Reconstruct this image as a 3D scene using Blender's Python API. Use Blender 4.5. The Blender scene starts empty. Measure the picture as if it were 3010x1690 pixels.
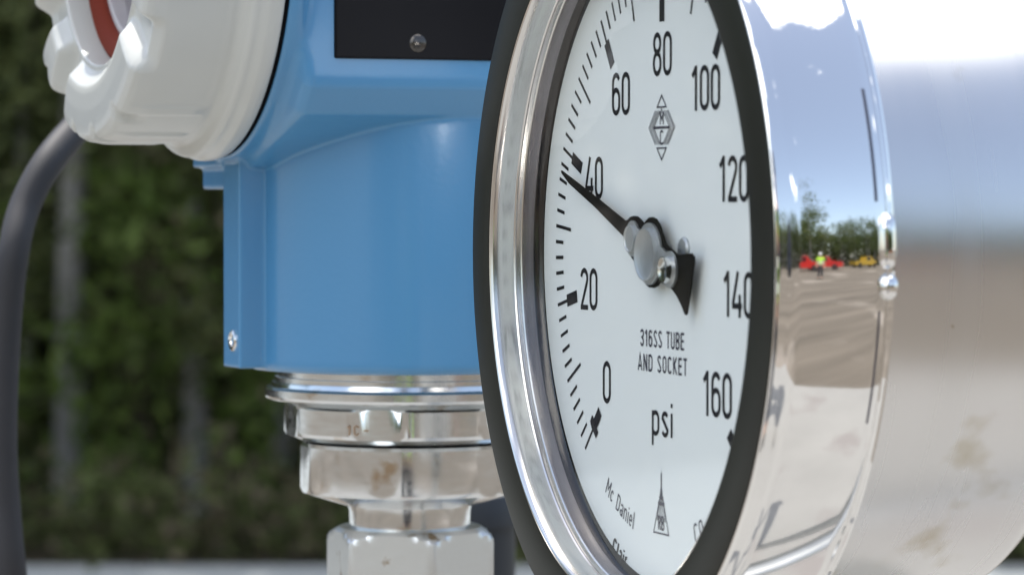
import bpy, bmesh, math, random
from mathutils import Vector, Matrix, noise
R_ = math.radians
PI = math.pi
scn = bpy.context.scene
COL = scn.collection
random.seed(7)

# ------------------------------------------------------------------ camera, world, sun, exposure
H = 1.30                                    # camera height above the ground
cam_d = bpy.data.cameras.new("camera")
cam = bpy.data.objects.new("camera", cam_d)
COL.objects.link(cam)
cam.location = (0, 0, H)
cam.rotation_euler = (R_(90) - 0.0273, 0, 0)
cam_d.sensor_width = 36.0
cam_d.lens = 36.0 * 10000 / 3010
cam_d.clip_start = 0.02
cam_d.clip_end = 3000
cam_d.dof.use_dof = True
cam_d.dof.focus_distance = 0.556
cam_d.dof.aperture_fstop = 38
scn.camera = cam

SUN_EL, SUN_AZ = R_(69.3), R_(-28.6)             # azimuth clockwise from +Y
w = bpy.data.worlds.new("World")
scn.world = w
w.use_nodes = True
nt = w.node_tree
nt.nodes.clear()
N = nt.nodes.new
L = nt.links.new
out = N("ShaderNodeOutputWorld")
bg = N("ShaderNodeBackground")
bg.inputs["Strength"].default_value = 0.15
sky = N("ShaderNodeTexSky")
sky.sky_type = 'NISHITA'
sky.sun_disc = False
sky.sun_elevation = SUN_EL
sky.sun_rotation = SUN_AZ
sky.air_density = 1.0
sky.dust_density = 1.6
tc = N("ShaderNodeTexCoord")
# scattered cumulus: soft noise over the sky direction, a big bank overhead
mp = N("ShaderNodeMapping")
mp.inputs["Scale"].default_value = (1.0, 1.0, 2.2)
mp.inputs["Location"].default_value = (0.35, 0.1, 0.2)
nz = N("ShaderNodeTexNoise")
nz.inputs["Scale"].default_value = 2.3
nz.inputs["Detail"].default_value = 7
nz.inputs["Roughness"].default_value = 0.55
L(tc.outputs["Generated"], mp.inputs["Vector"])
L(mp.outputs["Vector"], nz.inputs["Vector"])
dt = N("ShaderNodeVectorMath")
dt.operation = 'DOT_PRODUCT'
L(tc.outputs["Generated"], dt.inputs[0])
_cd = Vector((0.25, 0.05, 0.97)).normalized()
dt.inputs[1].default_value = _cd
mr = N("ShaderNodeMapRange")
mr.inputs["From Min"].default_value = 0.895
mr.inputs["From Max"].default_value = 0.99
mr.inputs["To Min"].default_value = 0.0
mr.inputs["To Max"].default_value = 0.52
L(dt.outputs["Value"], mr.inputs["Value"])
ad = N("ShaderNodeMath")
ad.operation = 'ADD'
L(nz.outputs["Fac"], ad.inputs[0])
dt2 = N("ShaderNodeVectorMath")
dt2.operation = 'DOT_PRODUCT'
L(tc.outputs["Generated"], dt2.inputs[0])
dt2.inputs[1].default_value = Vector((-0.45, -0.75, 0.62)).normalized()
mr2 = N("ShaderNodeMapRange")
mr2.inputs["From Min"].default_value = 0.86
mr2.inputs["From Max"].default_value = 0.99
mr2.inputs["To Min"].default_value = 0.0
mr2.inputs["To Max"].default_value = 0.30
L(dt2.outputs["Value"], mr2.inputs["Value"])
ad2 = N("ShaderNodeMath")
ad2.operation = 'ADD'
L(mr.outputs["Result"], ad2.inputs[0])
L(mr2.outputs["Result"], ad2.inputs[1])
L(ad2.outputs["Value"], ad.inputs[1])
cr = N("ShaderNodeValToRGB")
cr.color_ramp.elements[0].position = 0.635
cr.color_ramp.elements[0].color = (.07, .07, .07, 1)
cr.color_ramp.elements[1].position = 0.70
cr.color_ramp.elements[1].color = (1, 1, 1, 1)
L(ad.outputs["Value"], cr.inputs["Fac"])
mx = N("ShaderNodeMix")
mx.data_type = 'RGBA'
L(cr.outputs["Color"], mx.inputs["Factor"])
L(sky.outputs["Color"], mx.inputs["A"])
mx.inputs["B"].default_value = (13.0, 13.0, 13.2, 1)
L(mx.outputs["Result"], bg.inputs["Color"])
L(bg.outputs["Background"], out.inputs["Surface"])

sd = bpy.data.lights.new("sun", 'SUN')
sd.energy = 3.6
sd.angle = R_(0.53)
sd.color = (1.0, 0.96, 0.90)
sun = bpy.data.objects.new("sun", sd)
COL.objects.link(sun)
tosun = Vector((math.sin(SUN_AZ) * math.cos(SUN_EL), math.cos(SUN_AZ) * math.cos(SUN_EL), math.sin(SUN_EL)))
sun.rotation_euler = tosun.to_track_quat('Z', 'Y').to_euler()
sun.location = (3, 3, 8)

scn.view_settings.view_transform = 'Standard'
scn.view_settings.look = 'None'
scn.view_settings.gamma = 1
scn.view_settings.exposure = 0.72

# ------------------------------------------------------------------ materials
def mat(name, col=(.5, .5, .5), rough=.5, metal=0, spec=.5, coat=0, coat_rough=.05, var=0, var_scale=30, bump=0, bump_scale=200,
        stretch=(1, 1, 1), rot=0, rvar=0, stain=None, stain_scale=40, stain_pos=.64, stain_w=.04, col2=None, transl=0, speck=None, speck_scale=900, speck_pos=.75):
    m = bpy.data.materials.new(name)
    m.use_nodes = True
    t = m.node_tree
    b = t.nodes["Principled BSDF"]
    b.inputs["Base Color"].default_value = (*col, 1)
    b.inputs["Roughness"].default_value = rough
    b.inputs["Metallic"].default_value = metal
    b.inputs["Specular IOR Level"].default_value = spec
    b.inputs["Coat Weight"].default_value = coat
    b.inputs["Coat Roughness"].default_value = coat_rough
    co = t.nodes.new("ShaderNodeTexCoord")
    mp = t.nodes.new("ShaderNodeMapping")
    mp.inputs["Scale"].default_value = stretch
    mp.inputs["Rotation"].default_value = (0, 0, rot)
    t.links.new(co.outputs["Object"], mp.inputs["Vector"])

    def nzn(scale, detail=4, src=mp):
        n = t.nodes.new("ShaderNodeTexNoise")
        n.inputs["Scale"].default_value = scale
        n.inputs["Detail"].default_value = detail
        t.links.new(src.outputs[0] if src is mp else src.outputs["Object"], n.inputs["Vector"])
        return n

    def rng(node, a, b_, lo=.3, hi=.7):
        r = t.nodes.new("ShaderNodeMapRange")
        r.inputs["From Min"].default_value = lo
        r.inputs["From Max"].default_value = hi
        r.inputs["To Min"].default_value = a
        r.inputs["To Max"].default_value = b_
        t.links.new(node.outputs["Fac"], r.inputs["Value"])
        return r
    cur = None
    if var or col2:
        n = nzn(var_scale)
        mxn = t.nodes.new("ShaderNodeMix")
        mxn.data_type = 'RGBA'
        c2 = col2 if col2 else tuple(c * (1 - var) for c in col)
        mxn.inputs["A"].default_value = (*col, 1)
        mxn.inputs["B"].default_value = (*c2, 1)
        t.links.new(rng(n, 0, 1).outputs[0], mxn.inputs["Factor"])
        cur = mxn.outputs["Result"]
    for st, ss, sp, sw in ((stain, stain_scale, stain_pos, stain_w), (speck, speck_scale, speck_pos, .02)):
        if st:
            n = nzn(ss, 5, co)
            mxn = t.nodes.new("ShaderNodeMix")
            mxn.data_type = 'RGBA'
            if cur:
                t.links.new(cur, mxn.inputs["A"])
            else:
                mxn.inputs["A"].default_value = (*col, 1)
            mxn.inputs["B"].default_value = (*st, 1)
            t.links.new(rng(n, 0, 1, sp, sp + sw).outputs[0], mxn.inputs["Factor"])
            cur = mxn.outputs["Result"]
            if metal:
                r = rng(n, 0, .25, sp, sp + sw)
                ab = t.nodes.new("ShaderNodeMath")
                ab.operation = 'ADD'
                ab.inputs[1].default_value = rough
                t.links.new(r.outputs[0], ab.inputs[0])
                t.links.new(ab.outputs[0], b.inputs["Roughness"])
    if cur:
        t.links.new(cur, b.inputs["Base Color"])
    if rvar:
        n = nzn(var_scale * 1.7 + 3)
        t.links.new(rng(n, max(.01, rough - rvar), rough + rvar).outputs[0], b.inputs["Roughness"])
    if bump:
        n = nzn(bump_scale)
        bp = t.nodes.new("ShaderNodeBump")
        bp.inputs["Strength"].default_value = 1
        bp.inputs["Distance"].default_value = bump
        t.links.new(n.outputs["Fac"], bp.inputs["Height"])
        t.links.new(bp.outputs["Normal"], b.inputs["Normal"])
    return m

def glass_mat(name, tint=(1, 1, 1), ior=1.5):
    m = bpy.data.materials.new(name)
    m.use_nodes = True
    t = m.node_tree
    t.nodes.clear()
    o = t.nodes.new("ShaderNodeOutputMaterial")
    tr = t.nodes.new("ShaderNodeBsdfTransparent")
    tr.inputs[0].default_value = (*tint, 1)
    gl = t.nodes.new("ShaderNodeBsdfGlossy")
    gl.inputs["Roughness"].default_value = 0.01
    fr = t.nodes.new("ShaderNodeFresnel")
    fr.inputs["IOR"].default_value = ior
    mxs = t.nodes.new("ShaderNodeMixShader")
    ge = t.nodes.new("ShaderNodeNewGeometry")
    fm = t.nodes.new("ShaderNodeMath")
    fm.operation = 'MULTIPLY_ADD'            # reflect on the outer face only
    fm.inputs[1].default_value = -1
    fm.inputs[2].default_value = 1
    t.links.new(ge.outputs["Backfacing"], fm.inputs[0])
    f2 = t.nodes.new("ShaderNodeMath")
    f2.operation = 'MULTIPLY'
    t.links.new(fm.outputs[0], f2.inputs[0])
    t.links.new(fr.outputs[0], f2.inputs[1])
    t.links.new(f2.outputs[0], mxs.inputs[0])
    t.links.new(tr.outputs[0], mxs.inputs[1])
    t.links.new(gl.outputs[0], mxs.inputs[2])
    t.links.new(mxs.outputs[0], o.inputs[0])
    return m

def leaf_mat(name, c1, c2):
    m = bpy.data.materials.new(name)
    m.use_nodes = True
    t = m.node_tree
    b = t.nodes["Principled BSDF"]
    b.inputs["Roughness"].default_value = .55
    b.inputs["Specular IOR Level"].default_value = .25
    oi = t.nodes.new("ShaderNodeNewGeometry")
    mxn = t.nodes.new("ShaderNodeMix")
    mxn.data_type = 'RGBA'
    mxn.inputs["A"].default_value = (*c1, 1)
    mxn.inputs["B"].default_value = (*c2, 1)
    t.links.new(oi.outputs["Random Per Island"], mxn.inputs["Factor"])
    t.links.new(mxn.outputs["Result"], b.inputs["Base Color"])
    tl = t.nodes.new("ShaderNodeBsdfTranslucent")
    t.links.new(mxn.outputs["Result"], tl.inputs[0])
    ms = t.nodes.new("ShaderNodeMixShader")
    ms.inputs[0].default_value = .45
    t.links.new(b.outputs[0], ms.inputs[1])
    t.links.new(tl.outputs[0], ms.inputs[2])
    t.links.new(ms.outputs[0], t.nodes["Material Output"].inputs[0])
    return m

M = {}
M['chrome'] = mat("polished_steel", (.80, .79, .77), .045, 1, rvar=.012, var_scale=40, bump=.000004, bump_scale=260)
M['bore'] = mat("polished_bore", (.66, .645, .62), .19, 1, rvar=.05, var_scale=25, bump=.00003, bump_scale=160, stretch=(.6, 6, .6))
M['face'] = mat("dark_bezel_face", (.012, .013, .009), .34, .0, spec=.27, var=.35, var_scale=30, speck=(.10, .09, .06), speck_scale=420, speck_pos=.78)
M['inner'] = mat("satin_inner_ring", (.30, .275, .285), .24, 1, var=.35, var_scale=60)
M['slot'] = mat("slot_shadow_steel", (.10, .10, .12), .35, .8)
M['brushed'] = mat("satin_steel", (.70, .69, .675), .27, 1, stretch=(.12, 2.2, .12), rvar=.03, bump=.000004, bump_scale=700,
                   stain=(.52, .48, .40), stain_scale=85, stain_pos=.61, stain_w=.14, speck=(.48, .43, .36), speck_scale=240, speck_pos=.73, var=.06, var_scale=30)
M['dial'] = mat("white_dial_enamel", (.755, .79, .785), .5, spec=.2, speck=(.45, .46, .47), speck_scale=500, speck_pos=.80)
M['ink'] = mat("black_printing_ink", (.006, .006, .010), .55, spec=.2)
M['ink_grey'] = mat("grey_printing_ink", (.045, .045, .065), .55, spec=.2)
M['black'] = mat("black_rubber", (.005, .005, .006), .9, spec=.03)
M['pointer'] = mat("matt_black_pointer", (.008, .007, .006), .65, spec=.08)
M['alu'] = mat("turned_aluminium", (.50, .52, .53), .42, .85, var=.1, var_scale=400)
M['alu_bright'] = mat("bright_aluminium", (.75, .75, .74), .14, 1)
M['glass'] = glass_mat("window_glass", (.985, .99, .985), 1.36)
M['glass2'] = glass_mat("display_glass", (.95, .93, .96))
M['bubble'] = glass_mat("bubble_skin", (.93, .95, .95), 1.9)
M['blue'] = mat("blue_housing_paint", (.074, .252, .465), .30, spec=.5, coat=.35, coat_rough=.12, var=.05, var_scale=14, bump=.00004, bump_scale=800, speck=(.4, .45, .5), speck_scale=330, speck_pos=.83)
M['cover'] = mat("pale_grey_cover_paint", (.53, .54, .51), .34, spec=.5, coat=.25, coat_rough=.15, var=.05, var_scale=40, bump=.000015, bump_scale=700, speck=(.3, .3, .28), speck_scale=300, speck_pos=.80)
M['plate'] = mat("black_nameplate", (.006, .006, .008), .42, spec=.16, var=.3, var_scale=50)
M['red'] = mat("red_seal", (.15, .024, .011), .6, spec=.10)
M['lilac'] = mat("pale_display_frame", (.55, .52, .56), .4, var=.12, var_scale=200, stretch=(1, 1, .1))
M['grey_disp'] = mat("grey_display", (.22, .21, .23), .35)
M['steel'] = mat("machined_steel", (.70, .72, .725), .17, 1, stretch=(1, 1, 5), rvar=.06, var_scale=90, bump=.000004, bump_scale=420,
                 stain=(.50, .41, .31), stain_scale=130, stain_pos=.63, stain_w=.10)
M['nut'] = mat("dull_cast_steel", (.66, .67, .66), .36, .9, bump=.00004, bump_scale=500, stain=(.30, .23, .15), stain_scale=170, stain_pos=.64, stain_w=.06)
M['cable'] = mat("grey_cable_sheath", (.036, .036, .040), .62, spec=.35, var=.2, var_scale=25)
M['darkpaint'] = mat("dark_navy_paint", (.018, .022, .028), .5, var=.2, var_scale=30)
M['galv'] = mat("galvanised_pipe", (.45, .46, .46), .4, .7, var=.2, var_scale=30)
M['gravel'] = mat("tan_gravel", (.165, .143, .118), .9, spec=.1, col2=(.098, .086, .071), var_scale=.8, bump=.02, bump_scale=14, stretch=(.22, 2.2, 1), rot=R_(-41), stain=(.27, .24, .21), stain_scale=.25, stain_pos=.58, stain_w=.12)
M['concrete'] = mat("pale_concrete", (.275, .27, .255), .85, spec=.15, var=.12, var_scale=3, bump=.002, bump_scale=60, stain=(.22, .205, .195), stain_scale=2.2, stain_pos=.6, stain_w=.1)
M['road'] = mat("grey_concrete_road", (.34, .36, .36), .9, spec=.1, var=.15, var_scale=1.2, bump=.002, bump_scale=40)
M['soil'] = mat("dark_forest_soil", (.045, .040, .028), .95, spec=.05, var=.4, var_scale=2, bump=.02, bump_scale=12)
M['bark'] = mat("grey_bark", (.36, .35, .33), .9, spec=.1, col2=(.20, .19, .17), var_scale=5, bump=.01, bump_scale=30, stretch=(1, 1, .25))
M['barkd'] = mat("brown_bark", (.085, .068, .052), .9, spec=.1, var=.4, var_scale=5, bump=.01, bump_scale=30, stretch=(1, 1, .25))
M['leaf'] = leaf_mat("olive_leaves", (.055, .080, .024), (.13, .165, .050))
M['leaf2'] = leaf_mat("dark_leaves", (.075, .095, .035), (.165, .190, .070))
M['dry'] = leaf_mat("dry_brown_leaves", (.115, .095, .062), (.19, .155, .10))
M['leaf3'] = leaf_mat("lit_leaves", (.09, .14, .028), (.17, .23, .06))  # lighter leaf copy: the lit blobs of the wood are put into its colour
M['hivis'] = mat("lime_hivis_cloth", (.50, .85, .04), .7)
M['tape'] = mat("silver_reflective_tape", (.75, .75, .75), .4)
M['cloth'] = mat("dark_navy_cloth", (.02, .024, .035), .85)
M['skin'] = mat("skin", (.50, .30, .21), .5)
M['helmet'] = mat("white_helmet", (.78, .78, .76), .3)
M['hair'] = mat("dark_hair", (.02, .015, .01), .6)
M['redpaint'] = mat("red_vehicle_paint", (.52, .02, .015), .3, coat=.5)
M['yelpaint'] = mat("yellow_vehicle_paint", (.42, .27, .03), .3, coat=.5)
M['tyre'] = mat("tyre_rubber", (.02, .02, .02), .8)
M['dglass'] = mat("dark_window_glass", (.02, .025, .03), .06, spec=.8)

# ------------------------------------------------------------------ helpers
def link_mesh(name, verts, faces, m, parent=None, smooth=True, sharp=35):
    me = bpy.data.meshes.new(name)
    me.from_pydata([tuple(v) for v in verts], [], faces)
    me.update()
    bm = bmesh.new()
    bm.from_mesh(me)
    bmesh.ops.recalc_face_normals(bm, faces=bm.faces)
    bm.to_mesh(me)
    bm.free()
    if smooth:
        for p in me.polygons:
            p.use_smooth = True
        me.set_sharp_from_angle(angle=R_(sharp))
    if m:
        me.materials.append(m)
    o = bpy.data.objects.new(name, me)
    COL.objects.link(o)
    if parent:
        o.parent = parent
    return o

def tag(o, label=None, cat=None, group=None, kind=None):
    if label: o["label"] = label
    if cat: o["category"] = cat
    if group: o["group"] = group
    if kind: o["kind"] = kind
    return o

def empty(name, loc, rz=0, label=None, cat=None, group=None):
    o = bpy.data.objects.new(name, None)
    o.empty_display_size = .02
    COL.objects.link(o)
    o.location = loc
    o.rotation_euler = (0, 0, rz)
    return tag(o, label, cat, group)

class MB:
    """collects shapes into one mesh"""
    def __init__(s): s.v = []; s.f = []
    def add(s, v, f):
        b = len(s.v)
        s.v += [Vector(p) for p in v]
        s.f += [tuple(i + b for i in q) for q in f]
        return s
    def box(s, a, b, mtx=None):
        x0, y0, z0 = a; x1, y1, z1 = b
        v = [Vector(p) for p in ((x0, y0, z0), (x1, y0, z0), (x1, y1, z0), (x0, y1, z0), (x0, y0, z1), (x1, y0, z1), (x1, y1, z1), (x0, y1, z1))]
        if mtx: v = [mtx @ p for p in v]
        return s.add(v, [(0, 3, 2, 1), (4, 5, 6, 7), (0, 1, 5, 4), (1, 2, 6, 5), (2, 3, 7, 6), (3, 0, 4, 7)])
    def lathe(s, prof, n=96, axis='Z', org=(0, 0, 0), rf=None, close=False, cap=False):
        """prof: (h, r) along the axis; rf(theta, h, r) may modulate r"""
        vs = []; fs = []
        k = len(prof)
        for (h, r) in prof:
            for j in range(n):
                a = 2 * PI * j / n
                rr = rf(a, h, r) if rf else r
                c, q = rr * math.cos(a), rr * math.sin(a)
                if axis == 'Z': p = (c, q, h)
                elif axis == 'Y': p = (c, h, q)
                else: p = (h, c, q)
                vs.append(Vector(p) + Vector(org))
        for i in range(k if close else k - 1):
            i2 = (i + 1) % k
            for j in range(n):
                j2 = (j + 1) % n
                fs.append((i * n + j, i * n + j2, i2 * n + j2, i2 * n + j))
        if cap:
            fs.append(tuple(range(n)))
            fs.append(tuple((k - 1) * n + j for j in range(n)))
        return s.add(vs, fs)
    def tube(s, pts, rad, n=12, cap=True):
        pts = [Vector(p) for p in pts]
        rad = rad if isinstance(rad, (list, tuple)) else [rad] * len(pts)
        vs = []; fs = []
        up = Vector((0.13, .99, .05)).normalized()
        for i, p in enumerate(pts):
            d = (pts[min(i + 1, len(pts) - 1)] - pts[max(i - 1, 0)]).normalized()
            a = d.cross(up)
            if a.length < .05: a = d.cross(Vector((1, 0, 0)))
            a.normalize(); b = d.cross(a)
            for j in range(n):
                t = 2 * PI * j / n
                vs.append(p + (a * math.cos(t) + b * math.sin(t)) * rad[i])
        for i in range(len(pts) - 1):
            for j in range(n):
                j2 = (j + 1) % n
                fs.append((i * n + j, i * n + j2, (i + 1) * n + j2, (i + 1) * n + j))
        if cap:
            fs.append(tuple(range(n))); fs.append(tuple((len(pts) - 1) * n + j for j in range(n)))
        return s.add(vs, fs)
    def build(s, name, m, parent=None, **k): return link_mesh(name, s.v, s.f, m, parent, **k)

def bez(pts, n=10):
    """Catmull-Rom through the points"""
    P = [Vector(p) for p in pts]
    P = [2 * P[0] - P[1]] + P + [2 * P[-1] - P[-2]]
    o = []
    for i in range(1, len(P) - 2):
        for k in range(n):
            t = k / n
            a, b, c, d = P[i - 1], P[i], P[i + 1], P[i + 2]
            o.append(.5 * ((2 * b) + (c - a) * t + (2 * a - 5 * b + 4 * c - d) * t * t + (3 * b - a - 3 * c + d) * t ** 3))
    o.append(P[-2])
    return o

def remesh(o, vox, it=6, fac=.5):
    r = o.modifiers.new("remesh", 'REMESH'); r.mode = 'VOXEL'; r.voxel_size = vox; r.use_smooth_shade = True
    s = o.modifiers.new("smooth", 'SMOOTH'); s.iterations = it; s.factor = fac
    return o

# ------------------------------------------------------------------ pressure gauge
GR = 0.044                                   # radius of the scale arc
PSI = 1.2143
gauge = empty("pressure_gauge", (.5125 * GR, 11.639 * GR, H - .2128 * GR), -PSI,
              "round polished steel pressure gauge with white 160 psi dial facing left", "pressure gauge")
# local frame: x = u across the dial, y = w towards the back, z = v up; lengths in units of GR
def G(u, v, w_=0): return Vector((u * GR, w_ * GR, v * GR))

def glathe(prof, n=256): return MB().lathe([(w_ * GR, r * GR) for (w_, r) in prof], n, 'Y')

bprof = [(-.076, 1.150), (-.082, 1.156), (-.098, 1.1595), (-.103, 1.1575), (-.108, 1.161), (-.125, 1.162), (-.15, 1.159), (-.168, 1.1565), (-.180, 1.1585), (-.19, 1.162), (-.197, 1.168), (-.2, 1.175)]
prof = [(-.19, 1.185), (-.2, 1.178)]
prof += [(-.2, 1.20), (-.2, 1.30), (-.2, 1.350), (-.1985, 1.3545), (-.195, 1.357)]
prof += [(-.185, 1.3605), (-.172, 1.3645), (-.158, 1.3690)]
for i in range(13):
    t = i / 12
    w_ = -.145 + .295 * t
    prof.append((w_, 1.3745 + .0065 * (1 - (2 * t - 1) ** 2)))
prof += [(.160, 1.372), (.163, 1.366), (.170, 1.366), (.175, 1.372), (.185, 1.374), (.195, 1.368), (.20, 1.355), (.20, 1.18)]
bez_o = glathe(prof).build("bezel_ring", M['chrome'], gauge, sharp=30)
glathe(bprof).build("bore_ring", M['bore'], bez_o, sharp=20)
glathe([(-.198, 1.1765), (-.2022, 1.1780), (-.2030, 1.182), (-.2030, 1.346), (-.2022, 1.350), (-.198, 1.3515)]).build("front_face", M['face'], bez_o, sharp=20)
glathe([(-.034, 1.1395), (-.050, 1.1430), (-.070, 1.1450), (-.078, 1.1475), (-.078, 1.152)]).build("inner_ring", M['inner'], bez_o, sharp=20)
# dark strips laid on the back of the bezel, slot shade put in as colour
def arc_strip(w0, w1, r, a0, a1, n=40):
    mb = MB(); vs = []; fs = []
    for i in range(n + 1):
        a = a0 + (a1 - a0) * i / n
        for ww, rr in ((w0, r - .004), (w0, r), (w1, r), (w1, r - .004)):
            vs.append(G(rr * math.cos(a), rr * math.sin(a), ww))
    for i in range(n):
        for k in range(3):
            fs.append((4 * i + k, 4 * i + k + 1, 4 * i + 4 + k + 1, 4 * i + 4 + k))
    return mb.add(vs, fs)
arc_strip(.130, .139, 1.3775, R_(8.0), R_(23), 40).build("bezel_slot_shade", M['slot'], bez_o)
arc_strip(.140, .147, 1.3760, R_(-21), R_(-6), 40).build("bezel_slot_shade", M['slot'], bez_o)
# clasp: a small raised pillar and a domed rivet on the bezel's back edge
mb = MB()
nn = 14
vs = []; fs = []
for i in range(nn + 1):
    a = R_(6.6 - 7.3 * i / nn)
    e = 1 - abs(2 * i / nn - 1) ** 6
    for k in range(9):
        b = PI * k / 8
        ww = .168 - math.cos(b) * .031 * (.55 + .45 * e)
        rr = 1.368 + math.sin(b) * .032 * e
        vs.append(G(rr * math.cos(a), rr * math.sin(a), ww))
for i in range(nn):
    for k in range(8):
        fs.append((9 * i + k, 9 * i + k + 1, 9 * i + 9 + k + 1, 9 * i + 9 + k))
mb.add(vs, fs)
clasp = mb.build("bezel_clasp", M['chrome'], gauge)
mb = MB()
a = R_(-2.9)
c = G(1.372 * math.cos(a), 1.372 * math.sin(a), .172)
sph = []
for i in range(9):
    t = -PI / 2 + PI * i / 8
    sph.append((math.sin(t) * .042 * GR, max(1e-5, math.cos(t) * .033 * GR)))
mb.lathe(sph, 24, 'Z', c)
mb.build("rivet", M['chrome'], clasp)

# case behind the bezel, satin finish
cp = [(.19, 1.19), (.23, 1.195), (.60, 1.20), (.94, 1.20)]
for i in range(1, 9):
    t = PI / 2 * i / 8
    cp.append((.94 + .09 * math.sin(t), 1.11 + .09 * math.cos(t)))
cp += [(1.03, .6), (1.03, .001)]
glathe(cp, 192).build("case", M['brushed'], gauge, sharp=50)
# socket under the case
mb = MB()
mb.box((-.011, .018, -.085), (.011, .040, -.045))
mb.lathe([(-.14, .0085), (-.085, .0085)], 32, 'Z', (0, .029, 0), cap=True)
mb.build("socket", M['steel'], gauge)

# black gasket round the dial and the dial itself
glathe([(.004, 1.20), (.004, 1.126), (-.004, 1.125), (-.036, 1.134), (-.037, 1.150)], 192).build("gasket", M['black'], gauge)
dm = MB()
dm.lathe([(0, .0001), (0, .4 * GR), (0, .8 * GR), (0, 1.15 * GR), (.012 * GR, 1.15 * GR)], 160, 'Y')
dial = dm.build("dial", M['dial'], gauge)

# --- printed marks: ribbons lying just proud of the dial
_lay = [0]
class Ink:
    def __init__(s): s.v = []; s.f = []
    def stroke(s, pts, wd, closed=False, wscale=None):
        _lay[0] += 1
        hgt = -.0009 - .00012 * (_lay[0] % 9)
        P = [Vector((p[0], p[1])) for p in pts]
        n = len(P)
        base = len(s.v)
        for i in range(n):
            if closed: a, b = P[(i - 1) % n], P[(i + 1) % n]
            else: a, b = P[max(i - 1, 0)], P[min(i + 1, n - 1)]
            d0 = (P[i] - a); d1 = (b - P[i])
            if d0.length < 1e-9: d0 = d1
            if d1.length < 1e-9: d1 = d0
            d0 = d0.normalized(); d1 = d1.normalized()
            t = (d0 + d1)
            if t.length < 1e-6: t = d0.copy()
            t.normalize()
            nr = Vector((-t.y, t.x))
            k = 1 / max(.5, nr.dot(Vector((-d0.y, d0.x))))
            h = wd / 2 * (wscale[i] if wscale else 1)
            q0 = P[i] + nr * h * k; q1 = P[i] - nr * h * k
            s.v.append(G(q0.x, q0.y, hgt)); s.v.append(G(q1.x, q1.y, hgt))
        m = n if closed else n - 1
        for i in range(m):
            j = (i + 1) % n
            s.f.append((base + 2 * i, base + 2 * i + 1, base + 2 * j + 1, base + 2 * j))
        return s
    def build(s, name, m, parent): return link_mesh(name, s.v, s.f, m, parent, smooth=False)

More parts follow.
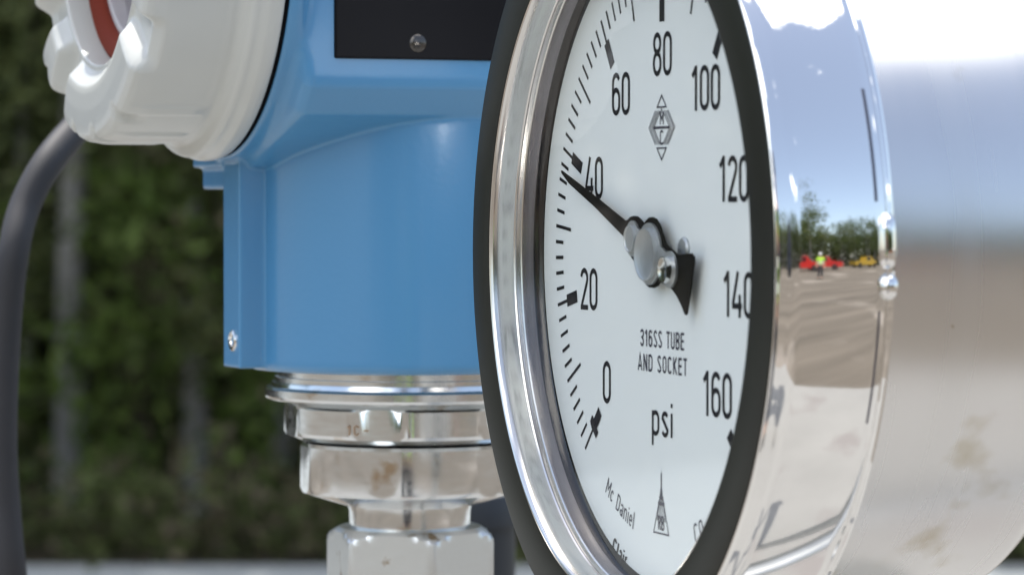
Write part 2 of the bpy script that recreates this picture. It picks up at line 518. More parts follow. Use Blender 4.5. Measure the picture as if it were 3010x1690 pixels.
def arc(cx, cy, rx, ry, a0, a1, n=12):
    return [(cx + rx * math.cos(R_(a0 + (a1 - a0) * i / n)), cy + ry * math.sin(R_(a0 + (a1 - a0) * i / n))) for i in range(n + 1)]
e = .055
W = .5
x0, x1, y0, y1 = e, W - e, e, 1 - e
cx, rx = W / 2, W / 2 - e
GL = {
 '0': (W, [(arc(cx, y1 - rx, rx, rx, 0, 180) + arc(cx, y0 + rx, rx, rx, 180, 360), True)]),
 '1': (.36, [([(.03, .77), (.13, .85), (.24, .97)], False), ([(.24, 1), (.24, 0)], False)]),
 '2': (W, [(arc(cx, y1 - rx, rx, rx, 170, -25) + [(x0 + .01, y0), ], False), ([(x0 - e + .02, y0), (W, y0)], False)]),
 '3': (W, [(arc(cx, y1 - rx, rx, rx, 165, -70) + [(cx - .02, .53)] + arc(cx, y0 + rx + .02, rx, rx + .02, 75, -165), False)]),
 '4': (.52, [([(.30, 1), (x0 - .02, .27)], False), ([(0, .25), (.52, .25)], False), ([(.40, .50), (.40, 0)], False)]),
 '6': (W, [(arc(cx, y1 - rx, rx, rx, 25, 180) + arc(cx, y0 + rx, rx, rx, 180, 360) + arc(cx, .40, rx, rx, 0, 165), False)]),
 '8': (W, [(arc(cx, y1 - .2, rx - .015, .2, -75, 255, 18), True), (arc(cx, y0 + .235, rx, .235, 100, 440, 20), True)]),
 'S': (W, [(arc(cx, .745, rx, .2, 20, 180, 8) + arc(cx, .255, rx, .2, 0, -160, 8)[0:], False)]),
 'T': (.46, [([(0, y1), (.46, y1)], False), ([(.23, 1), (.23, 0)], False)]),
 'U': (W, [([(x0, 1), (x0, y0 + rx)] + arc(cx, y0 + rx, rx, rx, 180, 360) + [(x1, 1)], False)]),
 'B': (W, [([(x0, 0), (x0, 1)], False), ([(x0, y1), (cx, y1)] + arc(cx, .75, rx, .195, 90, -90, 8) + [(x0, .54)], False), ([(x0, .49), (cx, .49)] + arc(cx, .27, rx, .22, 90, -90, 8) + [(x0, y0)], False)]),
 'E': (.44, [([(x0, 0), (x0, 1)], False), ([(x0, y1), (.44, y1)], False), ([(x0, .52), (.40, .52)], False), ([(x0, y0), (.44, y0)], False)]),
 'A': (.54, [([(.02, 0), (.27, 1), (.52, 0)], False), ([(.10, .28), (.44, .28)], False)]),
 'N': (.52, [([(x0, 0), (x0, 1)], False), ([(x0, 1), (.47, 0)], False), ([(.47, 0), (.47, 1)], False)]),
 'D': (W, [([(x0, 0), (x0, 1)], False), ([(x0, y1), (cx - .03, y1)] + arc(cx - .03, 1 - e - .22, rx + .03, .22, 90, 0, 6) + arc(cx - .03, e + .22, rx + .03, .22, 0, -90, 6) + [(x0, y0)], False)]),
 'C': (W, [(arc(cx, y1 - rx, rx, rx, 20, 180) + arc(cx, y0 + rx, rx, rx, 180, 340), False)]),
 'O': (W, [(arc(cx, y1 - rx, rx, rx, 0, 180) + arc(cx, y0 + rx, rx, rx, 180, 360), True)]),
 'K': (W, [([(x0, 0), (x0, 1)], False), ([(x1, 1), (x0, .42)], False), ([(x0 + .12, .55), (x1 + .02, 0)], False)]),
 'M': (.62, [([(x0, 0), (x0, 1)], False), ([(x0, 1), (.31, .35), (.57, 1)], False), ([(.57, 1), (.57, 0)], False)]),
 'R': (W, [([(x0, 0), (x0, 1)], False), ([(x0, y1), (cx, y1)] + arc(cx, .73, rx, .215, 90, -90, 8) + [(x0, .5)], False), ([(cx, .5), (x1, 0)], False)]),
 'L': (.42, [([(x0, 1), (x0, y0), (.42, y0)], False)]),
 'c': (.42, [(arc(.21, .36, .16, .30, 40, 320, 12), False)]),
 'o': (.42, [(arc(.21, .36, .16, .30, 0, 340, 14), True)]),
 'a': (.42, [(arc(.21, .52, .15, .16, 160, 0, 8) + [(.36, 0)], False), (arc(.19, .2, .14, .15, 0, 340, 12), True)]),
 'n': (.42, [([(x0, 0), (x0, .7)], False), ([(x0, .45)] + arc(.21, .5, .155, .17, 160, 0, 8) + [(.365, 0)], False)]),
 'r': (.32, [([(x0, 0), (x0, .7)], False), ([(x0, .42)] + arc(.24, .48, .19, .19, 165, 75, 6), False)]),
 'i': (.13, [([(.065, 0), (.065, .70)], False), ([(.065, .86), (.065, .98)], False)]),
 'e': (.42, [([(x0, .36), (.37, .36)] + arc(.21, .36, .16, .30, 0, 310, 14), False)]),
 'l': (.13, [([(.065, 0), (.065, 1)], False)]),
 'p': (.46, [([(x0, -.30), (x0, .72)], False), ([(x0, .50)] + arc(.22, .50, .175, .17, 165, 0, 8) + arc(.22, .22, .175, .17, 0, -165, 8) + [(x0, .2)], False)]),
 's': (.40, [(arc(.20, .53, .145, .145, 25, 180, 7) + arc(.20, .19, .15, .145, 0, -160, 7), False)]),
 ' ': (.28, []),
}
def sdig(ch): return GL[ch]
def text_layout(s, hgt, sx=1.0, gap=.14):
    x = 0; o = []
    for ch in s:
        wd, st = GL[ch]
        o.append((x, ch)); x += (wd * sx + gap) * hgt
    return o, x - gap * hgt
def put(ink, s, cx_, cy_, hgt, sx=1.0, gap=.14, wd=.105, rot=0):
    lay, tot = text_layout(s, hgt, sx, gap)
    ca, sa = math.cos(rot), math.sin(rot)
    for (x, ch) in lay:
        for pts, cl in GL[ch][1]:
            P = []
            for (a, b) in pts:
                px, py = x + a * hgt * sx - tot / 2, (b - .5) * hgt
                P.append((cx_ + px * ca - py * sa, cy_ + px * sa + py * ca))
            if cl: P = P[:-1] if (Vector(P[0]) - Vector(P[-1])).length < 1e-6 else P
            ink.stroke(P, wd * hgt, cl)
def put_arc(ink, s, rad, a_mid, hgt, sx=1.0, gap=.16, wd=.10):
    """letters standing on the lower arc, read from left to right; a_mid is the clock angle in degrees"""
    lay, tot = text_layout(s, hgt, sx, gap)
    for (x, ch) in lay:
        wch = GL[ch][0] * sx * hgt
        ang = a_mid - math.degrees((x + wch / 2 - tot / 2) / rad)
        t = R_(ang)
        X, Y = rad * math.sin(t), rad * math.cos(t)
        rot = PI - t
        ca, sa = math.cos(rot), math.sin(rot)
        for pts, cl in GL[ch][1]:
            P = []
            for (a, b) in pts:
                px, py = a * hgt * sx - wch / 2, (b - .5) * hgt
                P.append((X + px * ca - py * sa, Y + px * sa + py * ca))
            ink.stroke(P, wd * hgt, cl)

ang = lambda p: R_(-135 + 270 * p / 160)
ticks = Ink()
for k in range(0, 81):
    p = 2 * k
    a = ang(p); sx_, cx2 = math.sin(a), math.cos(a)
    r1 = .925
    if p % 10 == 0: r1 = .852
    if p % 20 == 0: r1 = .885
    ticks.stroke([(sx_ * 1.0, cx2 * 1.0), (sx_ * r1, cx2 * r1)], .0125)
    if p % 20 == 0 and p > 0:
        ticks.stroke([(sx_ * .905, cx2 * .905), (sx_ * .802, cx2 * .802)], .045)
# the zero mark: a block with a notched foot
zm = [(-0.576, -0.547), (-0.56, -0.564), (-0.547, -0.577), (-0.567, -0.602), (-0.592, -0.624), (-0.578, -0.638), (-0.585, -0.647), (-0.601, -0.662), (-0.623, -0.641), (-0.639, -0.63), (-0.649, -0.617), (-0.656, -0.602), (-0.635, -0.579), (-0.621, -0.593), (-0.608, -0.581)]
b0 = len(ticks.v)
ticks.v += [G(u_, v_, -.0022) for u_, v_ in zm]
ticks.f.append(tuple(range(b0, b0 + len(zm))))
ticks.build("scale_ticks", M['ink'], dial)
for s, u, v in (("80", .004, .692), ("60", -.368, .566), ("100", .374, .566), ("40", -.622, .272), ("120", .602, .264), ("20", -.672, -.128),
                ("140", .640, -.112), ("0", -.499, -.455), ("160", .472, -.446)):
    ik = Ink(); put(ik, s, u, v, .150, 1.0, .10, .122); ik.build("scale_number", M['ink'], dial)
ik = Ink()
put(ik, "316SS TUBE", .004, -.283, .058, 1.08, .19, .145)
put(ik, "AND SOCKET", .006, -.368, .058, 1.12, .23, .145)
ik.build("lettering", M['ink_grey'], dial)
ik = Ink()
put(ik, "psi", .008, -.555, .118, 1.25, .16, .13); ik.build("unit_lettering", M['ink'], dial)
ik = Ink()
put_arc(ik, "Mc Daniel", .958, -157.0, .062, 1.0, .14, .12)
ik.build("lettering", M['ink_grey'], dial)
ik = Ink()
put_arc(ik, "CO", .965, 160.5, .066, 1.0, .2, .12)
ik.build("lettering", M['ink_grey'], dial)
ik = Ink()
put_arc(ik, "Clair", 1.118, -160.5, .060, 1.0, .2, .2)
ik.build("lettering", M['ink'], dial)
# diamond emblem with M and C
ik = Ink()
c0 = .441
ik.stroke([(0, c0 + .110), (.040, c0 + .070), (-.040, c0 + .070)], .007, True)
ik.stroke([(0, c0 - .110), (.040, c0 - .070), (-.040, c0 - .070)], .007, True)
for d, lo in ((.114, .055), (.100, .055), (.084, .050), (.070, .045)):
    for sg in (1, -1):
        ik.stroke([(sg * (d - .058), c0 + .058), (sg * d, c0), (sg * (d - .058), c0 - .058)], .0045)
ik.stroke([(-.072, c0), (.072, c0)], .009)
ik.stroke([(0, c0 + .066), (0, c0 + .05)], .006)
put(ik, "M", 0, c0 + .033, .046, 1.15, .1, .15)
put(ik, "C", 0, c0 - .034, .050, 1.15, .1, .15)
ik.build("emblem", M['ink_grey'], dial)
# tall triangular mark
ik = Ink()
ik.stroke([(0, -.728), (.002, -.80), (.066, -.948), (-.066, -.948), (-.002, -.80)], .006, True)
ik.stroke([(0, -.74), (0, -.82)], .010)
for k in (-.6, -.3, 0, .3, .6):
    ik.stroke([(0, -.78), (k * .058, -.905)], .004)
ik.stroke([(-.028, -.846), (.028, -.846)], .012)
ik.stroke([(-.018, -.825), (.018, -.825)], .012)
put(ik, "RB", 0, -.912, .048, 1.0, .12, .17)
ik.build("emblem", M['ink_grey'], dial)
# screw head in the dial beside the shaft
mb = MB()
mb.lathe([(-.012 * GR, .0001), (-.012 * GR, .036 * GR), (-.006 * GR, .042 * GR), (0, .042 * GR)], 32, 'Y', G(.200, .028, 0))
mb.build("screw", M['alu'], dial)

# pointer
def prism(poly, w0, w1):
    n = len(poly)
    v = [G(p[0], p[1], w0) for p in poly] + [G(p[0], p[1], w1) for p in poly]
    f = [tuple(range(n)), tuple(range(2 * n - 1, n - 1, -1))] + [(i, (i + 1) % n, n + (i + 1) % n, n + i) for i in range(n)]
    return MB().add(v, f)
pp = [(-.850, .300), (-.845, .290), (-.770, .252), (-.52, .168), (-.248, .066), (-.212, .014), (-.150, -.020), (-.087, -.067), (-.060, -.090),
      (-.02, -.105), (.020, -.106), (.055, -.098), (.078, -.084), (.125, -.094), (.18, -.106), (.222, -.128), (.262, -.160), (.290, -.188), (.300, -.189), (.308, -.180),
      (.330, -.120), (.352, -.050), (.368, -.010), (.362, .008), (.345, .018), (.23, .010), (.17, .030), (.124, .047), (.100, .080), (.070, .112), (.040, .130), (.010, .136), (-.02, .134), (-.045, .124),
      (-.066, .112), (-.10, .128), (-.130, .138), (-.160, .139), (-.190, .134), (-.215, .124), (-.235, .121), (-.52, .206)]
ptr = prism(pp, -.040, -.034).build("pointer", M['pointer'], gauge, smooth=False)
def circ_hull(discs, grow):
    pts = []
    for (x, y, r) in discs:
        for i in range(36):
            t = 2 * PI * i / 36
            pts.append((x + (r + grow) * math.cos(t), y + (r + grow) * math.sin(t)))
    pts = sorted(set(pts))
    def half(ps):
        h = []
        for p in ps:
            while len(h) > 1 and (h[-1][0] - h[-2][0]) * (p[1] - h[-2][1]) - (h[-1][1] - h[-2][1]) * (p[0] - h[-2][0]) <= 0: h.pop()
            h.append(p)
        return h
    a_, b_ = half(pts), half(pts[::-1])
    return a_[:-1] + b_[:-1]
D = [(-.150, .060, .045), (0, .008, .092), (.176, -.040, .050)]
mb = MB()
h1 = prism([(D[0][0] + math.cos(2 * PI * i / 40) * .056, D[0][1] + math.sin(2 * PI * i / 40) * .062) for i in range(40)], -.050, -.041)
h2 = prism([(math.cos(2 * PI * i / 60) * .103, .010 + math.sin(2 * PI * i / 60) * .106) for i in range(60)], -.0503, -.041)
h3 = prism([(D[2][0] + math.cos(2 * PI * i / 40) * .060, D[2][1] + math.sin(2 * PI * i / 40) * .062) for i in range(40)], -.0497, -.041)
h4 = prism([(-.15, .022), (0, -.055), (.176, -.085), (.20, .0), (.05, .055), (-.13, .105)], -.0495, -.0412)
for h in (h1, h2, h3, h4): mb.add(h.v, h.f)
hub = mb.build("hub_plate", M['alu'], ptr, sharp=30)
def disc(name, c_, r, w0, w1, m, parent, rim=.12):
    b = MB()
    b.lathe([(w0 * GR, r * GR), (w1 * GR * 1.0 + .0004 * GR, r * GR), (w1 * GR, r * (1 - rim * .4) * GR), ((w1 + .004) * GR, r * (1 - rim) * GR), ((w1 + .004) * GR, .0001)], 64, 'Y', G(c_[0], c_[1], 0))
    return b.build(name, m, parent)
disc("hub_disc", D[1], .090, -.050, -.068, M['alu'], ptr)
disc("hub_disc", D[0], .046, -.050, -.062, M['alu'], ptr)
disc("adjusting_screw", D[2], .044, -.050, -.074, M['alu_bright'], ptr, .3)
# shaft to the dial
MB().lathe([(-.034 * GR, .03 * GR), (0, .03 * GR)], 24, 'Y').build("shaft", M['alu_bright'], ptr)
# window glass and the air bubble of the liquid filling
mb = MB()
mb.lathe([(-.092 * GR, .0001), (-.092 * GR, 1.150 * GR), (-.080 * GR, 1.146 * GR), (-.080 * GR, .0001)], 128, 'Y')
mb.build("window_glass", M['glass'], gauge)
mb = MB()
sp = [(math.sin(-PI / 2 + PI * i / 12), max(1e-4, math.cos(-PI / 2 + PI * i / 12))) for i in range(13)]
vs = []; fs = []
for (h, r) in sp:
    for j in range(40):
        t = 2 * PI * j / 40
        vs.append(G(-.30 + .36 * r * math.cos(t), .985 + .105 * r * math.sin(t) + .10 * (1 - (r * math.cos(t)) ** 2) * .3, -.062 + .012 * h))
for i in range(12):
    for j in range(40):
        fs.append((i * 40 + j, i * 40 + (j + 1) % 40, (i + 1) * 40 + (j + 1) % 40, (i + 1) * 40 + j))
mb.add(vs, fs)
mb.build("air_bubble", M['bubble'], gauge)

# ------------------------------------------------------------------ pressure transmitter (metres; x = s, y = -q, z up from camera height)
TX = (1204 - 1505) / 10000 * .66
PT = R_(67)
trans = empty("pressure_transmitter", (TX, .66, H), R_(90) - PT,
              "blue pressure transmitter with a pale grey screw cover on a steel process fitting", "pressure transmitter")
ZC = .050
mm = .001
# housing: horizontal chamber lofted from a circle (cover thread) to a flat-sided box, plus the upright barrel, rib and boss
POLY = [(7, -45), (22, -39.8), (32, -35.6), (37, -30.3), (37, 30.3), (32, 35.6), (22, 39.8), (7, 45), (-7, 45), (-22, 39.8), (-32, 35.6), (-37, 30.3), (-37, -30.3), (-32, -35.6), (-22, -39.8), (-7, -45)]
def ray_poly(t):
    d = (math.cos(t), math.sin(t)); best = 1e9
    for i in range(len(POLY)):
        (ax, ay), (bx, by) = POLY[i], POLY[(i + 1) % len(POLY)]
        ex, ey = bx - ax, by - ay
        den = d[0] * ey - d[1] * ex
        if abs(den) < 1e-9: continue
        s_ = (ax * ey - ay * ex) / den
        k = (ax * d[1] - ay * d[0]) / den
        if s_ > 0 and -1e-6 <= k <= 1 + 1e-6: best = min(best, s_)
    return best
NS = 180
RP = [ray_poly(2 * PI * i / NS) for i in range(NS)]
def body_sec(s_, f_, rc):
    return [(s_, -(rc * (1 - f_) + RP[i] * f_) * math.cos(2 * PI * i / NS) * mm, ZC + (rc * (1 - f_) + RP[i] * f_) * math.sin(2 * PI * i / NS) * mm) for i in range(NS)]
mb = MB()
vs = []; fs = []
secs = [(-.0386, 0, 43.2), (-.0376, 0, 43.5), (-.0364, 0, 43.4), (-.0354, .2, 43.4), (-.0343, .75, 43.6), (-.0330, .97, 44), (-.0315, 1, 44), (.0315, 1, 44), (.0343, .8, 43.6), (.0360, 0, 43.4), (.0386, 0, 43.3)]
for sct in secs: vs += body_sec(*sct)
for i in range(len(secs) - 1):
    for j in range(NS):
        fs.append((i * NS + j, i * NS + (j + 1) % NS, (i + 1) * NS + (j + 1) % NS, (i + 1) * NS + j))
fs.append(tuple(range(NS))); fs.append(tuple((len(secs) - 1) * NS + j for j in range(NS)))
mb.add(vs, fs)
mb.lathe([(-.0335, .001), (-.0335, .0304), (-.0331, .0312), (-.0324, .0317), (-.0316, .0318), (.014, .0318), (.014, .001)], 160, 'Z', cap=True)
# rib on the left
def rbox(x0, x1, y0, y1, z0, z1, c):
    b = MB()
    v = []
    for x in (x0, x1):
        v += [(x, y0, z0 + c), (x, y0 + c * .0, z0 + c), (x, y0, z1), (x, y1, z1), (x, y1, z0 + c), (x, y1, z0 + c)]
    return b
mb.box((-.0364, -.0052, -.0328), (-.020, .0048, .012))
# step boss behind and left of the rib, under the cover
mb.box((-.0352, .006, .0010), (-.020, .0215, .016))
mb.box((-.0368, .004, .0052), (-.020, .0225, .020))
house = mb.build("housing", M['blue'], trans)
remesh(house, .00036, 9, .5)
# dark gasket between cover and housing
MB().lathe([(-.0396, .0425), (-.0394, .0430), (-.0386, .0430), (-.0384, .0425)], 128, 'X', (0, 0, ZC)).build("cover_gasket", M['black'], trans)
# cover
def bumpf(th, centres, half, edge):
    d = min(abs((th - c + 180) % 360 - 180) for c in centres)
    t = max(0.0, min(1.0, (half + edge - d) / edge))
    return t * t * (3 - 2 * t)
NOTCH = [-124, -96, -62, -33, 54, 84, 114, 144, 174, 204]      # degrees from straight down towards the camera side
SLOT = [-14, 5, 26, -76, -48]
RIDGE = [-8, 15, 31, -40, -70, 80, 110, 140, 170, 200, 230, -100]
# rings of the cover: s, r, how far a notch pushes s back, how far it pulls r in, slot, ridge
CR = [(-.0392, .0200, 0, 0, 0, 0), (-.0392, .0428, 0, 0, 0, 0), (-.0397, .0434, 0, 0, 0, 0), (-.0408, .0437, 0, 0, 0, 0), (-.0422, .0437, 0, 0, 0, 0), (-.0432, .0433, 0, 0, 0, 0), (-.0437, .0431, 0, 0, 0, 0),
      (-.0446, .0431, 0, 0, 0, 0), (-.0453, .0427, 0, 0, 0, 0), (-.0459, .0416, 0, 0, 0, 0), (-.0463, .0409, 0, 0, 0, 0), (-.0470, .0406, 0, 0, 0, 0),
      (-.0480, .0406, 0, 0, 0, 0), (-.0490, .0405, 0, 0, 0, .6), (-.0500, .0405, 0, 0, 0, 1), (-.055, .0405, 0, 0, 0, 1), (-.0585, .0405, 0, 0, .0, 1), (-.0600, .0405, 0, .0002, .4, .8), (-.0612, .0404, .0002, .0012, 1, .5),
      (-.0626, .0403, .0010, .0020, 1, .3), (-.0637, .0399, .0023, .0026, 1, 0), (-.0644, .0390, .0032, .0028, 1, 0), (-.0647, .0374, .0037, .0018, .5, 0), (-.0648, .0345, .0038, 0, 0, 0), (-.0647, .0312, .0038, 0, 0, 0),
      (-.0645, .0300, .0036, 0, 0, 0), (-.0633, .0286, .0022, 0, 0, 0), (-.0622, .0272, .0008, 0, 0, 0), (-.0619, .0267, .0003, 0, 0, 0),
      (-.0622, .0264, 0, 0, 0, 0), (-.0620, .0259, 0, 0, 0, 0), (-.0600, .0257, 0, 0, 0, 0), (-.0556, .0256, 0, 0, 0, 0), (-.0556, .0200, 0, 0, 0, 0)]
mb = MB()
vs = []; fs = []
NCV = 720
tab = []
for j in range(NCV):
    th = 360.0 * j / NCV
    tab.append((R_(th), bumpf(th, NOTCH, 4.0, 5.0), bumpf(th, SLOT, .8, 2.0), bumpf(th, RIDGE, 1.2, 1.6)))
for (h, r, ns, nr, sl, rd) in CR:
    for (t, nt_, st_, rt_) in tab:
        rr = r - nr * nt_ - sl * .0013 * st_ + rd * .00045 * rt_
        vs.append((h + ns * nt_, -rr * math.sin(t), ZC - rr * math.cos(t)))
K = len(CR)
for i in range(K):
    i2 = (i + 1) % K
    for j in range(NCV):
        j2 = (j + 1) % NCV
        fs.append((i * NCV + j, i * NCV + j2, i2 * NCV + j2, i2 * NCV + j))
mb.add(vs, fs)
cover = mb.build("screw_cover", M['cover'], trans)
remesh(cover, .00032, 1, .5)
MB().lathe([(-.0575, .0256), (-.0580, .0248), (-.0577, .0228), (-.0566, .0215), (-.0556, .0212), (-.0550, .0212), (-.0550, .0256), (-.0575, .0256)], 96, 'X', (0, 0, ZC)).build("seal_ring", M['red'], cover)
MB().lathe([(-.0555, .0211), (-.0460, .0208), (-.0460, .0001)], 96, 'X', (0, 0, ZC)).build("display", M['lilac'], cover)
mb = MB()
mb.box((-.0472, -.014, ZC - .008), (-.0462, .014, ZC + .008))
mb.build("display_screen", M['grey_disp'], cover, smooth=False)
MB().lathe([(-.0562, .0001), (-.0562, .0214), (-.0553, .0214), (-.0553, .0001)], 64, 'X', (0, 0, ZC)).build("display_glass", M['glass2'], cover)
# nameplate on the flat towards the camera
def bevel_box(name, a, b, bev, m, parent, seg=3):
    mb = MB().box(a, b)
    o = mb.build(name, m, parent, smooth=True, sharp=60)
    bv = o.modifiers.new("bevel", 'BEVEL'); bv.width = bev; bv.segments = seg
    bv.harden_normals = False
    return o
plate = bevel_box("nameplate", (-.0290, -.03755, .0245), (.0290, -.0365, .0755), .0004, M['plate'], trans)
mb = MB()
mb.lathe([(-.03820, .0001), (-.03812, .0008), (-.03790, .0014), (-.0376, .0017), (-.0374, .0018)], 32, 'Y', (-.0129, 0, .0275))
mb.build("rivet", mat("dark_rivet", (.09, .085, .08), .22, .8), plate)
# characters etched on the upper hexagon
etch = MB()
def etched(pts, cxm, czm, hgt, wd=.0003):
    fa = R_(-12.2)                                            # face direction seen from above, turned from the camera side
    wn = Vector((math.sin(fa), -math.cos(fa), 0)); wt = Vector((math.cos(fa), math.sin(fa), 0))
    rz_ = Matrix.Rotation(-(R_(90) - PT), 3, 'Z')
    P = []
    for (a_, b_) in pts:
        P.append(rz_ @ (wn * .02385 + wt * (cxm + a_ * hgt)) + Vector((0, 0, czm + b_ * hgt)))
    for i in range(len(P) - 1):
        d_ = (P[i + 1] - P[i]).normalized(); n_ = d_.cross(rz_ @ wn) * wd / 2
        etch.add([P[i] - n_, P[i] + n_, P[i + 1] + n_, P[i + 1] - n_], [(0, 1, 2, 3)])
for k_, ch_ in enumerate("10"):
    for pts_, cl_ in GL[ch_][1]:
        etched(pts_, -.0062 + k_ * .0013, -.0452, .0019)
etched([(0, .5), (.5, .5)], -.0030, -.0452, .0019)
etch.build("etched_characters", mat("etched_brown", (.30, .20, .12), .6), trans, smooth=False)
# captive screw in the rib
mb = MB()
mb.lathe([(-.03610, .0021), (-.03665, .0020), (-.0368, .0017), (-.0367, .0011), (-.0364, .0009), (-.0364, .0001)], 32, 'X', (0, -.0012, -.0277))
mb.build("screw", M['chrome'], trans)
# process connection
def hexr(Rc, off):
    ap = Rc * math.cos(PI / 6)
    def f_(a, h, r):
        t = (a - off) % (PI / 3) - PI / 6
        return min(r, ap / math.cos(t))
    return f_
mb = MB()
mb.lathe([(-.0325, .0255), (-.0349, .0255), (-.0350, .0262), (-.0359, .0262), (-.0360, .0268), (-.0368, .0270)], 160, 'Z')
mb.lathe([(-.0368, .0270), (-.0369, .0277), (-.0373, .0281), (-.0386, .0281), (-.0391, .0278), (-.0394, .0270), (-.0395, .0235), (-.0404, .0230)], 160, 'Z')
mb.build("flange", M['steel'], trans, sharp=25)
hx = MB()
hx.lathe([(-.0403, .0200), (-.0404, .0238), (-.0408, .0244), (-.0455, .0244), (-.0462, .0240), (-.0466, .0226), (-.0476, .0205), (-.0478, .0198)], 192, 'Z', rf=hexr(.0274, R_(24.8)))
hx.lathe([(-.0477, .0180), (-.0478, .0207), (-.0484, .0213), (-.0565, .0213), (-.0574, .0209), (-.0590, .0160), (-.0599, .0130), (-.0601, .0121)], 192, 'Z', rf=hexr(.0243, R_(24.8)))
hx.lathe([(-.0598, .0121), (-.0612, .0118), (-.0650, .0118)], 96, 'Z')
hx.build("adapter", M['steel'], trans, sharp=25)
hx = MB()
hx.lathe([(-.0643, .0112), (-.0643, .0138), (-.0650, .0150), (-.0657, .0160), (-.0664, .0166), (-.0672, .0168), (-.0745, .0168), (-.0758, .0163), (-.0766, .0150), (-.0768, .0120)], 192, 'Z', rf=hexr(.0168, R_(24.8)))
hx.build("hex_nut", M['nut'], trans, sharp=22)
MB().lathe([(-.0766, .0105), (-.30, .0105)], 48, 'Z').build("pipe_nipple", M['steel'], trans)

# ------------------------------------------------------------------ cable hanging from the cover's far side
def at(X, Y, y):                             # helper used once per drawing dimension: picture measure to metres at depth y
    return ((X - 1505) / 10000 * y, y, H - (Y - 572) / 10000 * y)
cp_ = [(420, 215, .74), (300, 300, .735), (225, 378, .73), (140, 480, .72), (72, 610, .715), (40, 740, .71), (20, 900, .71), (7, 1100, .71), (2, 1300, .71), (10, 1480, .71), (30, 1700, .71), (60, 1900, .72), (120, 2300, .74)]
pts = bez([at(*p) for p in cp_], 8)
cable = MB().tube(pts, .0033, 24).build("cable", M['cable'], None)
tag(cable, "thick dark grey cable hanging in a curve behind the pale cover", "cable")

# ------------------------------------------------------------------ dark post behind the fitting
x_, y_, z_ = at(1385, 1450, .86)
post = empty("steel_post", (x_, y_, 0), 0, "dark navy steel post with flat cap standing behind the hex nut", "post")
MB().lathe([(0, .0112), (z_ - .006, .0112)], 32, 'Z').build("post_tube", M['darkpaint'], post)
MB().lathe([(z_ - .008, .0112), (z_ - .008, .0124), (z_ - .001, .0124), (z_, .0118), (z_, .0001)], 32, 'Z').build("cap", M['darkpaint'], post)

# ------------------------------------------------------------------ pipe rack carrying the instruments (below the frame)
rack = empty("pipe_rack", (0, .55, 0), 0, "galvanised pipe manifold below the gauge and transmitter on two legs", "pipework")
gx, gy = gauge.location.x + math.sin(PSI) * .029, gauge.location.y + math.cos(PSI) * .029
zt = H - .30
mb = MB()
mb.tube([(TX - .12, .66 - .55, zt), (TX, .66 - .55, zt), (gx, gy - .55, zt), (.45, -.05, zt)], .017, 24)
mb.build("manifold_pipe", M['galv'], rack)
MB().tube([(gx, gy - .55, zt), (gx, gy - .55, H - .14)], .0085, 20).build("riser", M['galv'], rack)
for (lx, ly) in ((TX - .10, .66 - .55), (.42, -.045)):
    MB().tube([(lx, ly, 0), (lx, ly, zt - .01)], .02, 20).build("leg", M['galv'], rack)

# ------------------------------------------------------------------ ground
def sheet(name, x0, x1, y0, y1, z, m, kind="structure"):
    o = link_mesh(name, [(x0, y0, z), (x1, y0, z), (x1, y1, z), (x0, y1, z)], [(0, 1, 2, 3)], m, None, smooth=False)
    o["kind"] = kind
    return o
sheet("ground", -900, 900, -900, 900, -.004, M['gravel'])
pad = MB().box((-2.6, -1.95, -.05), (2.6, 2.4, .10)).build("concrete_pad", M['concrete'], None, smooth=False)
pad.location = (.02, .51, 0)
pad.rotation_euler = (0, 0, R_(41))
pad["kind"] = "structure"
sheet("road", -60, 60, 6.5, 11.9, .0, M['road'])

sheet("forest_floor", -60, 60, 11.9, 90, .0, M['soil'])

